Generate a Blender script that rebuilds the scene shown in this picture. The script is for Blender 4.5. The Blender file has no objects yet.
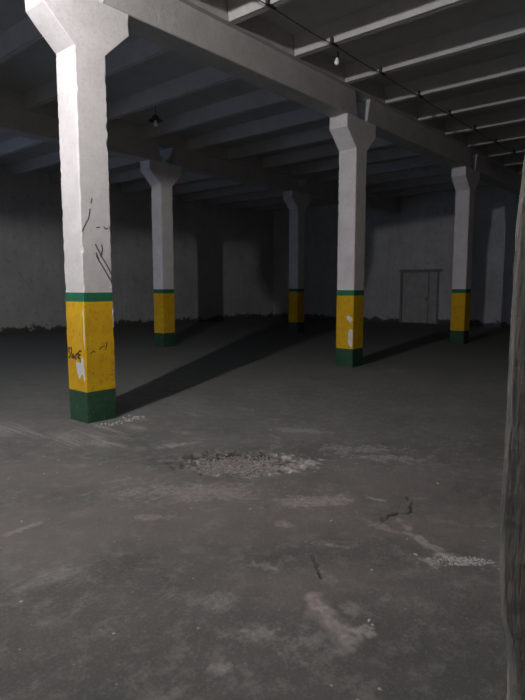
import bpy, bmesh, math, random
from mathutils import Vector, noise
from math import sin, cos, pi, exp

random.seed(7)
SC = bpy.context.scene
COL = SC.collection

# ------------------------------------------------------------------ helpers
def link(o, parent=None):
    COL.objects.link(o)
    if parent: o.parent = parent
    return o

def obj(name, bm, m, parent=None, smooth=False, loc=None):
    me = bpy.data.meshes.new(name)
    bmesh.ops.recalc_face_normals(bm, faces=bm.faces[:])
    bm.to_mesh(me); bm.free()
    if smooth:
        for p in me.polygons: p.use_smooth = True
    me.materials.append(m)
    o = bpy.data.objects.new(name, me)
    if loc: o.location = loc
    return link(o, parent)

def thing(name, label, cat, loc, group=None, rotz=0):
    o = bpy.data.objects.new(name, None); COL.objects.link(o)
    o.empty_display_size = .2
    o.location = loc; o.rotation_euler = (0, 0, rotz)
    tag(o, label, cat, group)
    return o

def tag(o, label, cat, group=None, kind=None):
    o['label'] = label; o['category'] = cat
    if group: o['group'] = group
    if kind: o['kind'] = kind
    return o

def struct(name, bm, m, parent=None, label=None):
    o = obj(name, bm, m, parent)
    if not parent: o['kind'] = 'structure'
    if label: o['label'] = label
    return o

def box(bm, x0, x1, y0, y1, z0, z1):
    v = [bm.verts.new(p) for p in ((x0,y0,z0),(x1,y0,z0),(x1,y1,z0),(x0,y1,z0),(x0,y0,z1),(x1,y0,z1),(x1,y1,z1),(x0,y1,z1))]
    for f in ((3,2,1,0),(4,5,6,7),(0,1,5,4),(1,2,6,5),(2,3,7,6),(3,0,4,7)):
        bm.faces.new([v[i] for i in f])

def nz(x, y, z, s=1.0): return noise.noise(Vector((x*s, y*s, z*s)))

def loft(bm, loops, cap=True):
    rows = [[bm.verts.new(p) for p in L] for L in loops]
    n = len(rows[0])
    for a, b in zip(rows, rows[1:]):
        for i in range(n):
            j = (i+1) % n
            bm.faces.new((a[i], a[j], b[j], b[i]))
    if cap:
        bm.faces.new(rows[0][::-1]); bm.faces.new(rows[-1])

def rect_loop(z, hx, hy, c, seed, jit):
    """eight points of a square section with worn, chipped corners"""
    P = []
    k = 0
    for sx, sy in ((-1,-1),(1,-1),(1,1),(-1,1)):
        e = c + jit*(.9*max(0, nz(seed+k*7.3, 2.1, z, 9))*2 + .5*abs(nz(seed+k*3.1, 5.5, z, 33)))
        a = (sx*hx, sy*(hy-e)); b = (sx*(hx-e), sy*hy)
        if (sx, sy) in ((-1,-1),(1,1)): P += [(a[0],a[1],z),(b[0],b[1],z)]
        else: P += [(b[0],b[1],z),(a[0],a[1],z)]
        k += 1
    return P

def tube(bm, pts, r, n=8):
    loops = []
    for i, p in enumerate(pts):
        p = Vector(p)
        a = Vector(pts[max(0, i-1)]); b = Vector(pts[min(len(pts)-1, i+1)])
        d = (b-a).normalized()
        up = Vector((0,0,1)) if abs(d.z) < .9 else Vector((1,0,0))
        s = d.cross(up).normalized(); t = s.cross(d)
        rr = r[i] if isinstance(r, (list, tuple)) else r
        loops.append([p + (s*cos(2*pi*k/n) + t*sin(2*pi*k/n))*rr for k in range(n)])
    loft(bm, loops)

def lathe(bm, prof, n=20, c=(0,0,0)):
    loft(bm, [[(c[0]+r*cos(2*pi*k/n), c[1]+r*sin(2*pi*k/n), c[2]+z) for k in range(n)] for r, z in prof])

# ---------------------------------------------------------------- materials
def mat(name, rough=.85):
    m = bpy.data.materials.new(name); m.use_nodes = True
    nt = m.node_tree; b = nt.nodes['Principled BSDF']
    b.inputs['Roughness'].default_value = rough
    b.inputs['Specular IOR Level'].default_value = .25
    return m, nt, b

def N(nt, t, **kw):
    n = nt.nodes.new(t)
    for k, v in kw.items():
        if k in n.inputs: n.inputs[k].default_value = v
        else: setattr(n, k, v)
    return n

def noise_tex(nt, vec, scale, detail=6, rough=.6):
    n = N(nt, 'ShaderNodeTexNoise', Scale=scale, Detail=detail, Roughness=rough)
    nt.links.new(vec, n.inputs['Vector']); return n.outputs['Fac']

def ramp(nt, fac, stops):
    r = nt.nodes.new('ShaderNodeValToRGB')
    e = r.color_ramp.elements
    while len(e) < len(stops): e.new(.5)
    for i, (p, c) in enumerate(stops):
        e[i].position = p
        e[i].color = (c, c, c, 1) if isinstance(c, (int, float)) else (*c, 1)
    nt.links.new(fac, r.inputs['Fac']); return r.outputs['Color']

def mix(nt, fac, a, b, mode='MIX'):
    n = nt.nodes.new('ShaderNodeMix'); n.data_type = 'RGBA'; n.blend_type = mode
    for s, v in ((0, fac), (6, a), (7, b)):
        if isinstance(v, (int, float)): n.inputs[s].default_value = v
        elif isinstance(v, tuple): n.inputs[s].default_value = (*v, 1)
        else: nt.links.new(v, n.inputs[s])
    return n.outputs[2]

def math_(nt, op, a, b):
    n = nt.nodes.new('ShaderNodeMath'); n.operation = op
    for s, v in ((0, a), (1, b)):
        if isinstance(v, (int, float)): n.inputs[s].default_value = v
        else: nt.links.new(v, n.inputs[s])
    return n.outputs[0]

def bump(nt, b, h, strength, dist):
    n = N(nt, 'ShaderNodeBump', Strength=strength, Distance=dist)
    nt.links.new(h, n.inputs['Height']); nt.links.new(n.outputs[0], b.inputs['Normal'])

def world_pos(nt): return nt.nodes.new('ShaderNodeNewGeometry').outputs['Position']

def paint(name, c1, c2, dirt, dirt_amt=.5, rough=.75, scale=3, chips=None):
    m, nt, b = mat(name, rough)
    v = world_pos(nt)
    n1 = noise_tex(nt, v, scale, 8, .62); n2 = noise_tex(nt, v, scale*6, 6, .7)
    c = mix(nt, ramp(nt, n1, [(.35, 0), (.68, 1)]), c1, c2)
    d = ramp(nt, n2, [(.52, 0), (.78, dirt_amt)])
    c = mix(nt, d, c, dirt)
    if chips:
        n3 = noise_tex(nt, v, 17, 3, .5)
        c = mix(nt, ramp(nt, n3, [(chips[0], 0), (chips[0]+.03, .9)]), c, chips[1])
    nt.links.new(c, b.inputs['Base Color'])
    bump(nt, b, math_(nt, 'ADD', n2, noise_tex(nt, v, 60, 4, .7)), .5, .012)
    return m

M = {}
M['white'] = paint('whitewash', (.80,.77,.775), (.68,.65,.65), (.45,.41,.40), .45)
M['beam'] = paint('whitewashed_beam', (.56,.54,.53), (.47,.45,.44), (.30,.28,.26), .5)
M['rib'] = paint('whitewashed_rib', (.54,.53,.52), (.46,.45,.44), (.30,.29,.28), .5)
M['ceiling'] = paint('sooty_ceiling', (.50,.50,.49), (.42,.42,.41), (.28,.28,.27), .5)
M['yellow'] = paint('yellow_paint', (.82,.50,.012), (.68,.37,.014), (.30,.14,.03), .7, chips=(.76,(.62,.56,.45)))
M['green'] = paint('green_paint', (.030,.20,.105), (.022,.15,.075), (.03,.07,.04), .5)
M['green_dirty'] = paint('scuffed_green_paint', (.035,.105,.055), (.024,.070,.042), (.12,.12,.10), .8, chips=(.70,(.22,.23,.20)))
M['chip'] = paint('bare_plaster', (.82,.80,.79), (.72,.70,.69), (.55,.5,.45), .3)
M['mark'] = paint('charcoal_mark', (.10,.075,.075), (.14,.11,.11), (.05,.04,.04), .3)
M['scrawl'] = paint('brown_scrawl', (.09,.045,.02), (.14,.07,.03), (.05,.03,.02), .3)
M['gravel'] = paint('broken_concrete', (.36,.32,.31), (.13,.115,.11), (.62,.58,.57), .9, scale=22)
M['crumb'] = paint('pale_crumbs', (.55,.52,.50), (.42,.39,.38), (.3,.28,.27), .5, scale=30)
M['black'] = paint('black_plastic', (.012,.012,.012), (.02,.02,.02), (.03,.03,.03), .3, .5)
M['cable'] = paint('cable_sheath', (.05,.05,.05), (.035,.035,.035), (.08,.07,.07), .5, .6)
M['enamel'] = paint('grey_enamel', (.10,.105,.11), (.08,.085,.09), (.05,.05,.05), .5, .5)
M['brass'] = paint('socket_metal', (.25,.22,.18), (.2,.18,.15), (.1,.09,.08), .5, .4)
M['door'] = paint('painted_door', (.60,.59,.58), (.48,.47,.46), (.22,.21,.20), .8)
M['door_frame'] = paint('dark_door_frame', (.27,.27,.27), (.36,.36,.35), (.14,.14,.14), .7)

def wall_mat(name, c1, c2, base, joints):
    m, nt, b = mat(name, .9)
    v = world_pos(nt)
    sep = nt.nodes.new('ShaderNodeSeparateXYZ'); nt.links.new(v, sep.inputs[0])
    n1 = noise_tex(nt, v, .8, 8, .6); n2 = noise_tex(nt, v, 6, 8, .7)
    c = mix(nt, ramp(nt, n1, [(.35, 0), (.65, 1)]), c1, c2)
    c = mix(nt, ramp(nt, n2, [(.55, 0), (.75, .5)]), c, base)
    # vertical streaks of old whitewash
    mp = N(nt, 'ShaderNodeMapping'); mp.inputs['Scale'].default_value = (3, 3, .25)
    nt.links.new(v, mp.inputs['Vector'])
    n4 = noise_tex(nt, mp.outputs[0], 1.5, 6, .6)
    c = mix(nt, ramp(nt, n4, [(.5, 0), (.8, .18)]), c, base)
    # peeled, damp foot of the wall with a ragged upper line
    n3 = noise_tex(nt, v, 2.6, 8, .75)
    h = math_(nt, 'SUBTRACT', sep.outputs[2], math_(nt, 'MULTIPLY', math_(nt, 'SUBTRACT', n3, .36), 1.0))
    c = mix(nt, ramp(nt, h, [(.02, 1), (.10, 0)]), c, base)
    nt.links.new(c, b.inputs['Base Color'])
    bump(nt, b, math_(nt, 'ADD', n2, n3), .6, .03)
    return m
M['wall'] = wall_mat('whitewashed_wall', (.74,.74,.75), (.60,.60,.61), (.13,.13,.12), None)
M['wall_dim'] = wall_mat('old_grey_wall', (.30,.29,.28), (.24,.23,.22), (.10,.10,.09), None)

def floor_mat():
    m, nt, b = mat('worn_concrete_floor', .78)
    v = world_pos(nt)
    def att(n):
        a = nt.nodes.new('ShaderNodeAttribute'); a.attribute_name = n; return a.outputs['Fac']
    n0 = noise_tex(nt, v, .35, 5, .6)
    n1 = noise_tex(nt, v, 1.1, 9, .65)
    n2 = noise_tex(nt, v, 7, 9, .78)
    n5 = noise_tex(nt, v, 2.7, 9, .8)
    n3 = noise_tex(nt, v, 48, 5, .8)
    c = mix(nt, ramp(nt, n1, [(.36, 0), (.62, 1)]), (.080,.083,.076), (.115,.103,.100))
    c = mix(nt, ramp(nt, n0, [(.4, 0), (.65, .55)]), c, (.085,.090,.081))
    # far floor's brightness painted in: colour pales with distance from the doorway
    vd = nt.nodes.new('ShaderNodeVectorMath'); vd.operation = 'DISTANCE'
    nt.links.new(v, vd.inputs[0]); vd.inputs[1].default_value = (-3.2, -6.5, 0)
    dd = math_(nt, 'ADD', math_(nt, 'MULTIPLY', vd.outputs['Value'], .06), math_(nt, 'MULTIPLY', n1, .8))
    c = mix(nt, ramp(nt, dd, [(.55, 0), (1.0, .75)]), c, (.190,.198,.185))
    c = mix(nt, ramp(nt, n2, [(.50, 0), (.74, .6)]), c, (.30,.275,.265))
    c = mix(nt, ramp(nt, n5, [(.55, 0), (.72, .6)]), c, (.23,.212,.205))
    c = mix(nt, ramp(nt, n5, [(.30, .6), (.44, 0)]), c, (.085,.088,.080))
    c = mix(nt, ramp(nt, n2, [(.25, .5), (.42, 0)]), c, (.09,.088,.082))
    c = mix(nt, ramp(nt, n3, [(.54, 0), (.72, .5)]), c, (.27,.25,.24))
    c = mix(nt, ramp(nt, n3, [(.28, .6), (.44, 0)]), c, (.06,.058,.055))
    c = mix(nt, math_(nt, 'MULTIPLY', att('ruddy'), .5), c, (.165,.140,.134))
    # dust patches broken up by noise
    dn = ramp(nt, noise_tex(nt, v, 26, 6, .8), [(.36, .1), (.62, 1)])
    c = mix(nt, math_(nt, 'MULTIPLY', att('dust'), dn), c, (.52,.48,.46))
    c = mix(nt, att('streak'), c, (.40,.35,.335))
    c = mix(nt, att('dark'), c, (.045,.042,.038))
    # tiny pale specks
    vo = N(nt, 'ShaderNodeTexVoronoi', Scale=8.0); nt.links.new(v, vo.inputs['Vector'])
    sp = ramp(nt, vo.outputs['Distance'], [(.05, 1), (.085, 0)])
    c = mix(nt, math_(nt, 'MULTIPLY', sp, ramp(nt, n2, [(.48, 0), (.54, .8)])), c, (.5,.48,.46))
    nt.links.new(c, b.inputs['Base Color'])
    hh = math_(nt, 'ADD', math_(nt, 'MULTIPLY', n2, 1.0), math_(nt, 'MULTIPLY', n3, .35))
    bump(nt, b, hh, .7, .03)
    return m
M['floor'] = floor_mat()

def jamb_mat():
    m, nt, b = mat('rough_render', .9)
    v = world_pos(nt)
    n1 = noise_tex(nt, v, 5, 9, .7)
    mp = N(nt, 'ShaderNodeMapping'); mp.inputs['Scale'].default_value = (12, 12, 1.6)
    nt.links.new(v, mp.inputs['Vector'])
    n2 = noise_tex(nt, mp.outputs[0], 6, 8, .7)
    c = mix(nt, ramp(nt, n1, [(.35, 0), (.65, 1)]), (.20,.195,.175), (.29,.28,.25))
    c = mix(nt, ramp(nt, n2, [(.5, 0), (.7, .6)]), c, (.12,.115,.105))
    c = mix(nt, ramp(nt, noise_tex(nt, v, 1.7, 4, .5), [(.6, 0), (.7, .7)]), c, (.28,.17,.11))
    nt.links.new(c, b.inputs['Base Color'])
    bump(nt, b, math_(nt, 'ADD', n1, n2), .8, .03)
    return m
M['jamb'] = jamb_mat()

def bulb_mat(name, em):
    m, nt, b = mat(name, .25)
    b.inputs['Base Color'].default_value = (.9,.9,.88,1)
    if em:
        b.inputs['Emission Color'].default_value = (1.0,.965,.96,1)
        b.inputs['Emission Strength'].default_value = em
    return m
M['bulb'] = bulb_mat('opal_glass', 0)
M['bulb_on'] = bulb_mat('glowing_opal_glass', 7000)

# ------------------------------------------------------------------ layout
S = 6.0; SV = 5.87                # column grid
ZC = 5.60                         # underside of the roof slabs
ZR = 5.30                         # underside of the ribs
ZB = 4.85                         # underside of the beams
UW, VW = 19.3, 12.9               # door wall, long wall
U0, VF = -9.5, -5.553              # back wall, front wall inner face

# ------------------------------------------------------------------- floor
def smooth(t): t = max(0, min(1, t)); return t*t*(3-2*t)
def seg_d(p, a, b):
    ax, ay = a; bx, by = b; dx, dy = bx-ax, by-ay
    t = max(0, min(1, ((p[0]-ax)*dx+(p[1]-ay)*dy)/(dx*dx+dy*dy)))
    return math.hypot(p[0]-ax-t*dx, p[1]-ay-t*dy), t
def poly_d(p, pts): return min(seg_d(p, a, b)[0] for a, b in zip(pts, pts[1:]))
def ell(p, c, ra, rb, ang):
    dx, dy = p[0]-c[0], p[1]-c[1]
    x = dx*cos(ang)+dy*sin(ang); y = -dx*sin(ang)+dy*cos(ang)
    return math.hypot(x/ra, y/rb)
VIEW = -0.86                       # direction (radians) running across the view
HOLE = (-.11, -2.56)
CR1 = [(-.43,-4.22),(-.33,-4.21),(-.23,-4.255),(-.175,-4.30),(-.08,-4.275),(.03,-4.22),(.12,-4.15)]
CR2 = [(-1.14,-4.12),(-1.20,-4.20),(-1.28,-4.28),(-1.32,-4.33)]
STR = [(-1.52,-4.42),(-1.62,-4.56),(-1.66,-4.70),(-1.73,-4.75)]
STR2 = [(-.35,-4.30),(-.52,-4.53),(-.60,-4.68),(-.62,-4.75)]
RUD = [((-.7,-3.4),1.3,.7,-.7),((-1.35,-4.35),.45,.28,-.9),((-.25,-4.5),.5,.3,-.8),((-1.9,-2.6),.9,.5,-.5),
       ((-1.5,-1.6),.9,.35,-.9)]
DUST = [((.16,-2.85),.26,.24,VIEW,1.0),((-.26,-2.80),.32,.10,VIEW,.7),((-.62,-4.86),.17,.07,VIEW,.9),((-1.58,-4.74),.05,.05,0,.7),
        ((-.05,-.62),.20,.10,-.8,.7),((-.55,-.60),.35,.16,-.6,.45),((-.65,-1.0),.25,.12,-.9,.5),((.9,-3.5),.3,.1,-1.0,.45),
        ((-.45,-3.65),.35,.12,-.7,.40),((1.15,-2.3),.3,.09,-1.2,.4),((-1.0,.4),.5,.2,-.9,.5),((1.0,-3.2),.35,.12,-.9,.4),
        ((-.10,-3.95),.12,.04,-1.2,.5),((-.9,-2.8),.5,.18,-.9,.3),((5.6,-.9),.35,.12,-.6,.5),((-.1,-1.7),.2,.05,-.4,.6)]

def floor_fn(x, y):
    p = (x, y)
    z = .012*nz(x, y, 0, .6) + .004*nz(x, y, 3, 3)
    dust = dark = streak = rud = 0.0
    w1 = .35*nz(x, y, 9, 6) + .25*nz(x, y, 4, 17)
    e = ell(p, HOLE, .52, .36, VIEW) + w1*1.1
    if e < 1.6:
        k = smooth((1.15-e)/.35)
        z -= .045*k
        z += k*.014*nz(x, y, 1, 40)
        # darker far lip
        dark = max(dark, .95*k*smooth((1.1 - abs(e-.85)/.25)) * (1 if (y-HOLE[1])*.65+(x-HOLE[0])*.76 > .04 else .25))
        dust = max(dust, .35*k)
    q_ = (x + .022*nz(x, y, 5, 18) + .012*nz(x, y, 6, 50), y + .022*nz(x, y, 11, 18) + .012*nz(x, y, 12, 50))
    d = poly_d(q_, CR1)
    if d < .2:
        w = .009 + .018*nz(x, y, 2, 20)
        k = smooth((w-d)/.012+.5)
        z -= .03*k; dark = max(dark, .8*k)
        if y < -4.2 - .1*(x): z += .006*smooth(1-d/.2)
    d = poly_d(q_, CR2)
    if d < .2:
        k = smooth((.007+.006*nz(x, y, 2, 20)-d)/.008+.5); z -= .025*k; dark = max(dark, .9*k)
    for st, a, wd in ((STR, .75, .038), (STR2, .75, .020)):
        d = poly_d(q_, st)
        if d < .3:
            k = smooth(1-(d + .05*nz(x, y, 6, 12))/(wd*2.4)); streak = max(streak, a*k*(.7+.6*nz(x, y, 1, 30))); z += .006*k
    for c, ra, rb, an in RUD:
        q = ell(p, c, ra, rb, an) + .6*nz(x, y, 8, 2.2) + .3*nz(x, y, 2, 7)
        rud = max(rud, smooth((1.3-q)/.8))
    for c, ra, rb, an, s in DUST:
        q = ell(p, c, ra, rb, an)
        if q < 3:
            q += .9*nz(x, y, 7, 5) + .9*nz(x, y, 2, 18) + .6*nz(x, y, 3, 45)
            dust = max(dust, s*smooth((1.3-q)/.8))
    return z, dust, dark, streak, rud

rs = random.Random(21)
for i in range(70):                # small scattered scuffs
    DUST.append(((rs.uniform(-2.6, 1.6), rs.uniform(-4.9, .3)), rs.uniform(.04,.16), rs.uniform(.02,.07), rs.uniform(-1.8,.2), rs.uniform(.12,.38)))
def axis(lo, hi, a, b, fine, coarse):
    r = []; x = lo
    while x < a: r.append(x); x += min(coarse, max(fine, (a-x)*.25))
    x = a
    while x < b: r.append(x); x += fine
    x = b
    while x < hi: r.append(x); x += min(coarse, max(fine, (x-b)*.25+fine))
    r.append(hi); return r
us = axis(U0, UW+.3, -2.1, 1.5, .011, .5); vs = axis(-9.0, VW+.3, -5.1, -2.0, .011, .5)
verts = []; A = {k: [] for k in ('dust','dark','streak','ruddy')}
for y in vs:
    for x in us:
        z, a, b_, c_, d_ = floor_fn(x, y)
        # the floor is level where columns and walls stand on it
        verts.append((x, y, z)); A['dust'].append(a); A['dark'].append(b_); A['streak'].append(c_); A['ruddy'].append(d_)
nu = len(us)
faces = [(j*nu+i, j*nu+i+1, (j+1)*nu+i+1, (j+1)*nu+i) for j in range(len(vs)-1) for i in range(nu-1)]
me = bpy.data.meshes.new('floor'); me.from_pydata(verts, [], faces)
for k, vals in A.items():
    at = me.attributes.new(k, 'FLOAT', 'POINT'); at.data.foreach_set('value', vals)
me.polygons.foreach_set('use_smooth', [True]*len(faces))
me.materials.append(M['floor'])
fl = link(bpy.data.objects.new('floor', me)); fl['kind'] = 'structure'

# ------------------------------------------------------------------- walls
bm = bmesh.new()                                       # unseen gateway added far left to let in bluish fill light
box(bm, U0, -8.5, VW, VW+.3, -.05, ZC); box(bm, -.8, UW+.3, VW, VW+.3, -.05, ZC); box(bm, -8.5, -.8, VW, VW+.3, 4.2, ZC)
struct('wall_left', bm, M['wall'])
bm = bmesh.new()                                       # wall with the door opening
D0, D1, DH = 3.72, 5.52, 2.26
box(bm, UW, UW+.3, VF, D0, -.05, ZC); box(bm, UW, UW+.3, D1, VW, -.05, ZC); box(bm, UW, UW+.3, D0, D1, DH, ZC)
struct('wall_right', bm, M['wall'])
bm = bmesh.new()                                       # closed wall behind
box(bm, U0-.3, U0, VF, VW, -.05, ZC)
struct('wall_back', bm, M['wall_dim'])

# front wall: the camera stands in its doorway; the jamb edge is worn and broken
JU = -2.375
bm = bmesh.new()
def jamb_loop(z):
    r = .016 + .006*nz(1, 2, z, 8) + .004*abs(nz(4, 1, z, 40))
    off = .004*nz(3, 7, z, 5) + .0025*nz(3, 1, z, 25)
    if z > 1.7: off += .012*smooth((z-1.7)/.3)
    if z < .95:
        t = smooth((.95-z)/.4); off += .034*t + .02*t*abs(nz(8, 8, z, 14)); r += .02*t
    v0 = VF - off
    pts = [(JU+.001, VF-1.1, z)]
    for k in range(13):
        v = v0 - r - (12-k)*.035
        pts.append((JU + .0015*nz(2, v, z, 20) + .003*nz(6, v, z*.5, 55), v, z))
    pts += [(JU + r*.30, v0 - r*.30, z), (JU + r*1.2, v0, z), (JU+.1, VF-off*.4, z), (UW, VF, z), (UW, VF-1.1, z)]
    return pts
zz = [-.05 + .02*i for i in range(150)] + [3.2, 3.8, 4.4, ZC]
loft(bm, [jamb_loop(z) for z in zz])
box(bm, U0, -5.0, VF-1.1, VF, -.05, ZC)                # wall left of the doorway
box(bm, -5.0, JU, VF-1.1, VF, 3.4, ZC)                 # lintel over the doorway
box(bm, -5.1, -5.0, VF-3.2, VF-1.1, -.05, 3.5)          # unseen passage added behind the doorway to cut bluish fill
box(bm, JU, JU+.1, VF-3.2, VF-1.1, -.05, 3.5)
box(bm, -5.1, JU+.1, VF-3.3, VF-3.2, -.05, 3.5)
box(bm, -5.1, JU+.1, VF-3.3, VF-1.1, 3.5, 3.6)
struct('wall_front', bm, M['jamb'])

# door in the right wall
bm = bmesh.new()
box(bm, UW-.04, UW+.2, D1-.09, D1, 0, DH); box(bm, UW-.04, UW+.2, D0, D0+.09, 0, DH); box(bm, UW-.05, UW+.2, D0-.12, D1+.06, DH, DH+.12)
box(bm, UW+.2, UW+.26, D0, D1, -.05, DH)  # unseen backing added to stop world light leaking past the door
d1 = struct('door_1', bm, M['door_frame'])
def leaf(v0, v1):
    bm = bmesh.new(); box(bm, UW+.03, UW+.08, v0+.006, v1-.006, .03, DH-.01)
    for a, b in ((.25, 1.0), (1.15, 2.15)):
        box(bm, UW+.018, UW+.03, v0+.12, v1-.10, a, b)
    return bm
obj('leaf', leaf(D0+.09, D0+.47), M['door'], d1); obj('leaf', leaf(D0+.50, D1-.09), M['door'], d1)
bm = bmesh.new(); box(bm, UW+.0, UW+.09, D0+.465, D0+.505, .02, DH-.01); obj('mullion', bm, M['door_frame'], d1)
bm = bmesh.new(); box(bm, UW-.03, UW+.03, D0+.56, D0+.59, 1.0, 1.16); obj('handle', bm, M['door_frame'], d1)

# ----------------------------------------------------------------- ceiling
bm = bmesh.new(); box(bm, U0-.3, UW+.3, VF-1.1, VW+.3, ZC, ZC+.25); struct('ceiling', bm, M['ceiling'])
for k, vb in enumerate((0, SV)):                       # slab ends resting on the beams
    bm = bmesh.new()
    u = U0
    while u < UW-.01:
        e = min(u+1.5163, UW)
        box(bm, u, e-.012, vb-.29, vb-.02, ZR, ZC); box(bm, u, e-.012, vb+.02, vb+.29, ZR, ZC)
        u = e
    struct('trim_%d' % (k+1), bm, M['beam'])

# ------------------------------------------------------------- ceiling ribs
def rib_bm(v0, v1, seed):
    bm = bmesh.new(); loops = []
    n = 26
    for i in range(n+1):
        v = v0 + (v1-v0)*i/n
        a = .006*nz(seed, v, 0, 2); b = .004*nz(seed, v, 4, 6)
        hb, ht = .060, .105
        loops.append([(-hb+a, v, b), (-.008, v, b), (-.006, v, .012), (.006, v, .012), (.008, v, b), (hb+a, v, b), (ht, v, ZC-ZR), (-ht, v, ZC-ZR)])
    loft(bm, loops); return bm
PR = 1.5163; R0 = 2.2294
names_k = ['first','second','third','fourth','fifth','sixth','seventh','eighth','ninth','tenth','eleventh','twelfth','thirteenth']
bays = [(VF+.02, -.30, 'near bay, lamp side of the front beam', range(-3, 11)),
        (.30, SV-.30, 'middle bay, behind the front beam', range(-1, 11)),
        (SV+.30, VW-.02, 'far bay, behind the rear beam', range(0, 11))]
for bi, (v0, v1, where, ks) in enumerate(bays):
    proto = rib_bm(v0, v1, bi*3.7)
    first = None
    for k in ks:
        u = R0 + PR*k
        if u > UW-.15 or u < U0+.2: continue
        if first is None:
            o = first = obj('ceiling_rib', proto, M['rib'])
        else:
            o = first.copy(); COL.objects.link(o)
        o.location = (u, 0, ZR)
        grp = ('concrete ribs over the near bay', 'concrete ribs over the middle bay', 'concrete ribs over the far bay')[bi]
        if bi == 0:
            if k < 0: lab = 'whitewashed near-bay ceiling rib, %s one left of the topmost bright rib' % names_k[-k-1]
            elif k == 0: lab = 'short bright whitewashed ceiling rib at the very top beside the first column'
            elif k == 1: lab = 'bright whitewashed ceiling rib directly above the hanging bare bulb'
            elif k == 2: lab = 'whitewashed ceiling rib next behind the one above the hanging bulb'
            elif k == 3: lab = 'whitewashed ceiling rib that meets the beam just over the second column'
            elif k == 4: lab = 'dim ceiling rib meeting the beam just beyond the second column'
            elif k == 5: lab = 'dim ceiling rib midway between second and third columns, near bay'
            elif k == 6: lab = 'dim ceiling rib meeting the beam just before the third column'
            else: lab = 'dark near-bay ceiling rib, %s one beyond the right-hand third column' % names_k[k-7]
        elif bi == 1: lab = 'dim middle-bay ceiling rib behind the front beam, %s counted from the nearest column' % names_k[k+1]
        else: lab = 'dark far-bay ceiling rib beyond the rear beam, %s counted from the left' % names_k[k]
        tag(o, lab, 'rib', grp)
# ------------------------------------------------------------------- beams
def beam_bm(L, seed):
    bm = bmesh.new(); loops = []
    n = 40
    for i in range(n+1):
        u = L*i/n
        cut = 0
        if i == 0 or i == n: cut = .0
        e = .012 + .01*abs(nz(seed, u, 0, 7)); w = .2 + .004*nz(seed, u, 2, 1.5)
        loops.append([(u,-w+e,0),(u,w-e,0),(u,w,e),(u,w,ZR-ZB),(u,-w,ZR-ZB),(u,-w,e)])
    # raking cut at both ends
    loops[0] = [(x+.22*z*z/.45, y, z) for x, y, z in loops[0]]
    loops[-1] = [(x-.22*z*z/.45, y, z) for x, y, z in loops[-1]]
    loft(bm, loops); return bm
beams = [
 (0, U0+.02, -.19, 'whitewashed concrete beam running left from the nearest column'),
 (0, .19, 5.81, 'whitewashed concrete beam spanning from the nearest column to the second column'),
 (0, 6.19, 11.81, 'dim concrete beam spanning from the second column to the right-hand third column'),
 (0, 12.16, UW-.02, 'dark concrete beam running on beyond the right-hand third column'),
 (SV, U0+.02, 5.84, 'dark concrete beam left of the small yellow-banded column behind'),
 (SV, 6.16, 11.84, 'dark concrete beam between the two columns of the rear row'),
 (SV, 12.16, UW-.02, 'dark concrete beam beyond the dimmest rear column')]
for i, (v, a, b, lab) in enumerate(beams):
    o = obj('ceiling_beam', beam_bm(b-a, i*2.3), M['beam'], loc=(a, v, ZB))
    tag(o, lab, 'beam', 'beams of the %s row' % ('front' if v == 0 else 'rear'))

# ----------------------------------------------------------------- columns
H_G, H_Y, H_T, ZBEND, ZLOW = .375, 1.445, 1.5525, 4.28, 4.61
CW, CAP = .2, .545
def column(u, v, seed, lab, sd=0):
    t = thing('concrete_column', lab, 'column', (u, v, 0), 'concrete columns of the hall')
    def seg(z0, z1, w, jit, n, name, m, dz=0):
        bm = bmesh.new()
        loft(bm, [rect_loop(z0+(z1-z0)*i/n, w, w, .007, seed, jit) for i in range(n+1)])
        return obj(name, bm, m, t)
    seg(-.03, H_G, CW+.004, .016, 16, 'green_base', M['green_dirty'])
    seg(H_G, H_Y, CW+.002, .010, 36, 'yellow_band', M['yellow'])
    seg(H_Y, H_T, CW+.002, .008, 6, 'green_stripe', M['green'])
    seg(H_T, ZBEND, CW, .020, 90, 'shaft', M['white'])
    bm = bmesh.new(); L = []
    for z, h in ((ZBEND, CW), (ZBEND+.11, CW+.115), (ZBEND+.22, CW+.23), (ZLOW, CAP), (ZLOW+.12, CAP), (ZB, CAP)):
        L.append(rect_loop(z, h, CW, .008, seed, .010))
    loft(bm, L); obj('capital', bm, M['white'], t)
    return t
colA = column(0, 0, 1.0, 'nearest white concrete column at left, yellow band with scrawl and white chip')
colB = column(S, 0, 4.2, 'second white column right of centre, chipped yellow band, beside hanging bulb')
colD = column(2*S, 0, 7.9, 'narrow dim column at right, in front of the whitewashed wall by the door')
colC = column(S, SV, 11.3, 'small grey column behind the nearest one, yellow band with light streak')
colE = column(2*S, SV, 15.1, 'dimmest shadowed column in the middle distance of the rear row')

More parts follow.
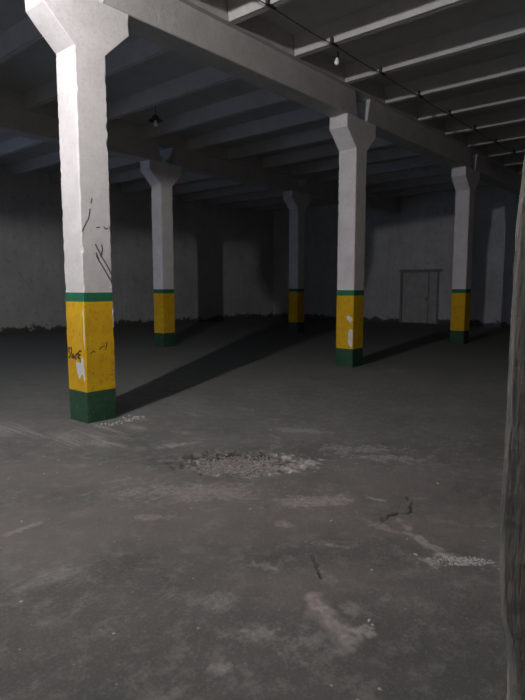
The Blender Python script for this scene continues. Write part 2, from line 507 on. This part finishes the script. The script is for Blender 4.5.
# marks on the nearest column. front face is y = -0.2, left face is x = -0.2
def strip(bm, pts, w, face, t=.0025):
    """thin raised line following pts (a, z) on a face"""
    for (a0, z0), (a1, z1) in zip(pts, pts[1:]):
        d = Vector((a1-a0, z1-z0)); n = Vector((-d.y, d.x)).normalized()*w/2
        q = [(a0+n.x, z0+n.y), (a1+n.x, z1+n.y), (a1-n.x, z1-n.y), (a0-n.x, z0-n.y)]
        P = []
        for dep in (0, t):
            for a, z in q:
                P.append(bm.verts.new((a, -CW-dep, z) if face == 'f' else (-CW-dep, a, z)))
        for f in ((0,1,2,3),(7,6,5,4),(0,4,5,1),(1,5,6,2),(2,6,7,3),(3,7,4,0)):
            bm.faces.new([P[i] for i in f])
def part(name, strokes, w, face, m, parent):
    bm = bmesh.new()
    for s in strokes: strip(bm, s, w, face)
    return obj(name, bm, m, parent)
part('scratch_mark', [[(-.02,2.12),(.0,2.08),(.03,2.03),(.055,1.98),(.10,1.92),(.15,1.84),(.19,1.77)],
                      [(.065,2.12),(.072,2.06),(.06,2.0),(.045,1.975)],
                      [(-.01,1.99),(.02,1.93),(.07,1.86),(.12,1.78),(.19,1.67)],
                      [(-.015,2.02),(.0,1.985),(.02,1.94)]], .017, 'f', M['mark'], colA)
part('crack', [[(-.19,2.25),(-.155,2.31),(-.13,2.36),(-.10,2.40),(-.085,2.46),(-.075,2.52)],[(-.06,2.58),(-.045,2.64)],
               [(.1,2.33),(.13,2.30),(.16,2.32)],[(.0,2.31),(.05,2.32)]], .013, 'f', M['mark'], colA)
# dark scrawl on the left yellow face (a runs from +v, left in view, to -v, right in view)
def mir(L): return [[(-a, z) for a, z in s] for s in L]
part('scrawl', mir([[(-.125,.875),(-.165,.89),(-.175,.855),(-.135,.82),(-.14,.77),(-.18,.765)],
               [(-.105,.90),(-.10,.775),(-.085,.76)],[(-.06,.82),(-.085,.79),(-.06,.765),(-.04,.80),(-.035,.755)],
               [(-.01,.82),(-.01,.75)],[(-.01,.80),(.02,.83),(.05,.82)],[(.05,.76),(.055,.85),(.085,.865),(.12,.86)],[(.035,.81),(.10,.815)],
               [(.02,.79),(.08,.77),(.09,.72)]]), .024, 'l', M['scrawl'], colA)
def plate(name, pts, face, m, parent, t=.003):
    bm = bmesh.new()
    lo = [bm.verts.new((a, -CW-.001, z) if face == 'f' else (-CW-.001, a, z)) for a, z in pts]
    hi = [bm.verts.new((a, -CW-t, z) if face == 'f' else (-CW-t, a, z)) for a, z in pts]
    bm.faces.new(lo); bm.faces.new(hi)
    for i in range(len(pts)):
        j = (i+1) % len(pts); bm.faces.new((lo[i], lo[j], hi[j], hi[i]))
    return obj(name, bm, m, parent)
plate('bare_plaster_patch', [(-x, .50+(z-.44)*.74) for x, z in [(-.02,.70),(.0,.75),(.05,.74),(.09,.73),(.10,.79),(.13,.83),(.16,.80),(.15,.72),(.165,.66),(.17,.58),(.18,.50),(.175,.44),(.15,.45),(.14,.52),(.12,.55),(.09,.54),(.06,.47),(.03,.49),(.015,.56),(.0,.62)]], 'l', M['chip'], colA)
part('scuff_mark', [[(-.14,.83),(-.10,.86),(-.07,.845)],[(-.02,.87),(.02,.90),(.06,.91)],[(.07,.86),(.085,.90),(.09,.95)]], .013, 'f', M['scrawl'], colA)
plate('worn_edge', [(.175,1.38),(.196,1.36),(.196,1.12),(.190,1.14),(.186,1.25),(.18,1.3)], 'f', M['chip'], colA)
for s, z0, z1 in ((.0,.9,.98),(.02,.62,.72)):
    pass
plate('worn_edge', [(-.192,1.38),(-.165,1.33),(-.178,1.20),(-.172,1.02),(-.182,.9),(-.192,.9)], 'l', M['chip'], colA)
# chips on the second column
plate('bare_plaster_patch', [(-x, z) for x, z in [(.08,.70),(.13,.78),(.19,.76),(.192,.43),(.16,.41),(.12,.44),(.08,.52),(.10,.60)]], 'l', M['chip'], colB)
plate('bare_plaster_patch', [(-x, z) for x, z in [(.04,1.02),(.10,1.05),(.17,1.0),(.19,.96),(.14,.90),(.07,.96)]], 'l', M['chip'], colB)

# ------------------------------------------------------------------- bulbs
def hanging_lamp(loc, lab, lit=False, shade=False, cord=None, cat='light bulb', sc=1.0):
    t = thing('hanging_bulb', lab, cat, loc)
    top = ((5.225 if cord is None else cord) - loc[2])/sc
    t.scale = (sc, sc, sc)
    bm = bmesh.new(); tube(bm, [(0,0,.155),(.004,0,top*.6),(0,0,top)], .006); obj('cord', bm, M['cable'], t)
    bm = bmesh.new(); lathe(bm, [(.012,.17),(.026,.165),(.030,.13),(.030,.075),(.022,.065)], 16); obj('socket', bm, M['black'], t, True)
    bm = bmesh.new()
    lathe(bm, [(.014,.08),(.018,.06),(.026,.04),(.038,.018),(.045,-.006),(.045,-.022),(.038,-.044),(.022,-.058),(.004,-.063)], 20)
    obj('bulb', bm, M['bulb_on' if lit else 'bulb'], t, True)
    if shade:
        bm = bmesh.new()
        lathe(bm, [(.03,.16),(.05,.15),(.09,.10),(.15,.055),(.155,.05),(.145,.05),(.088,.09),(.048,.14),(.03,.145)], 28)
        obj('lamp_shade', bm, M['enamel'], t, True)
    return t
hanging_lamp((-3.15,-1.60,4.98), 'lit bare bulb hanging near the doorway, before the nearest column', lit=True)
hanging_lamp((3.80,-1.03,5.065), 'unlit bare white bulb in a black socket hanging left of the second column', sc=.85, cord=5.262)
hanging_lamp((3.79,3.35,4.95), 'dim bulb under a shallow grey shade hanging in the dark middle bay', shade=True, cord=ZC, cat='pendant lamp')

# cable slung under the ribs, with a dark clamp at each rib
bm = bmesh.new(); pts = []
u = -3.9
while u < UW-.1:
    f = ((u-R0)/PR) % 1.0
    pts.append((u, -1.03 - .57*smooth((-.3-u)/2.5) + .01*nz(u, 0, 0, 1), ZR-.014 - .022*sin(pi*f)))
    u += .15
tube(bm, pts, .007, 6)
cb = obj('lamp_cable', bm, M['cable'])
tag(cb, 'dark lamp cable strung under the near-bay ceiling ribs past the hanging bulb', 'cable')
proto = None
for k in range(-3, 11):
    u = R0+PR*k
    if proto is None:
        bm = bmesh.new()
        box(bm, -.09, .07, -.022, .022, -.020, -.002)
        box(bm, -.118, -.085, -.022, .022, -.02, .07)
        proto = o = obj('clamp', bm, M['cable'], cb)
    else:
        o = proto.copy(); COL.objects.link(o); o.parent = cb
    o.location = (u, -1.03 - .57*smooth((-.3-u)/2.5), ZR)

# ------------------------------------------------------ rubble on the floor
def rock(bm, c, r, sd):
    rnd = random.Random(sd)
    res = bmesh.ops.create_icosphere(bm, subdivisions=1, radius=r)
    sx, sy, sz = rnd.uniform(.7,1.3), rnd.uniform(.7,1.3), rnd.uniform(.4,.8)
    for v in res['verts']:
        k = rnd.uniform(.75, 1.2)
        v.co = Vector((v.co.x*sx*k, v.co.y*sy*k, v.co.z*sz*k)) + Vector(c)
def scatter(n, c, ra, rb, ang, r0, r1, seed):
    rnd = random.Random(seed); bm = bmesh.new()
    for i in range(n):
        a = rnd.uniform(0, 2*pi); q = rnd.random()**.6
        x, y = ra*q*cos(a), rb*q*sin(a)
        px = c[0]+x*cos(ang)-y*sin(ang); py = c[1]+x*sin(ang)+y*cos(ang)
        r = rnd.uniform(r0, r1)*(1 if rnd.random() < .85 else 1.6)
        rock(bm, (px, py, floor_fn(px, py)[0]+r*.3), r, seed*999+i)
    return bm
o = obj('gravel', scatter(1300, (HOLE[0], HOLE[1]), .50, .34, VIEW, .003, .014, 3), M['gravel'])
tag(o, 'loose grey gravel of crumbled concrete filling the pothole in the floor', 'gravel', kind='stuff')
o = obj('crumbs', scatter(420, (-.61,-4.86), .17, .06, VIEW, .0015, .0045, 5), M['crumb'])
tag(o, 'scatter of pale concrete crumbs on the floor beside the rough door jamb', 'rubble', kind='stuff')
o = obj('crumbs', scatter(90, (.12,-.42), .38, .10, 0, .004, .013, 6), M['crumb'])
tag(o, 'pale plaster crumbs at the foot of the nearest column', 'rubble', kind='stuff')
chips = [((.24,-.29), .020, 'pale plaster fragment on the floor at the right foot of the nearest column'),
         ((.34,-.27), .016, 'small pale plaster fragment on the shadow edge right of the nearest column'),
         ((-1.50,-4.72), .011, 'small white concrete fragment right of the pinkish streak on the floor'),
         ((-1.52,-4.75), .008, 'tiny white concrete fragment beside the larger one by the pinkish streak'),
         ((-.66,-3.95), .012, 'lone white fragment on the floor left of the hooked crack'),
         ((-.73,-4.60), .012, 'white fragment at the end of the thin pale streak by the crumbs'),
         ((.55,-4.20), .010, 'white fragment on the bare floor right of the hooked crack')]
for i, ((x, y), r, lab) in enumerate(chips):
    bm = bmesh.new(); rock(bm, (0,0,0), r, 50+i)
    o = obj('concrete_fragment', bm, M['crumb'], loc=(x, y, floor_fn(x, y)[0]+r*.35)); tag(o, lab, 'rubble', 'loose concrete fragments on the floor')

# ------------------------------------------------------------ light, camera
w = bpy.data.worlds.new('night_sky'); SC.world = w; w.use_nodes = True
bg = w.node_tree.nodes['Background']
bg.inputs[0].default_value = (.50,.64,1.0,1); bg.inputs[1].default_value = 1.7

cam = bpy.data.cameras.new('camera'); co = link(bpy.data.objects.new('camera', cam))
F = 552.3; cam.sensor_fit = 'VERTICAL'; cam.sensor_height = 24; cam.lens = F/700*24; cam.clip_start = .05
yaw, pitch = .8656, .114
fw = Vector((sin(yaw)*cos(pitch), cos(yaw)*cos(pitch), -sin(pitch)))
co.location = (-3.7603, -5.9605, 1.6206)
co.rotation_euler = fw.to_track_quat('-Z', 'Y').to_euler()
SC.camera = co

SC.view_settings.view_transform = 'Standard'
SC.view_settings.look = 'None'
SC.view_settings.exposure = 0.0
SC.view_settings.gamma = 1.0
SC.view_settings.use_curve_mapping = False
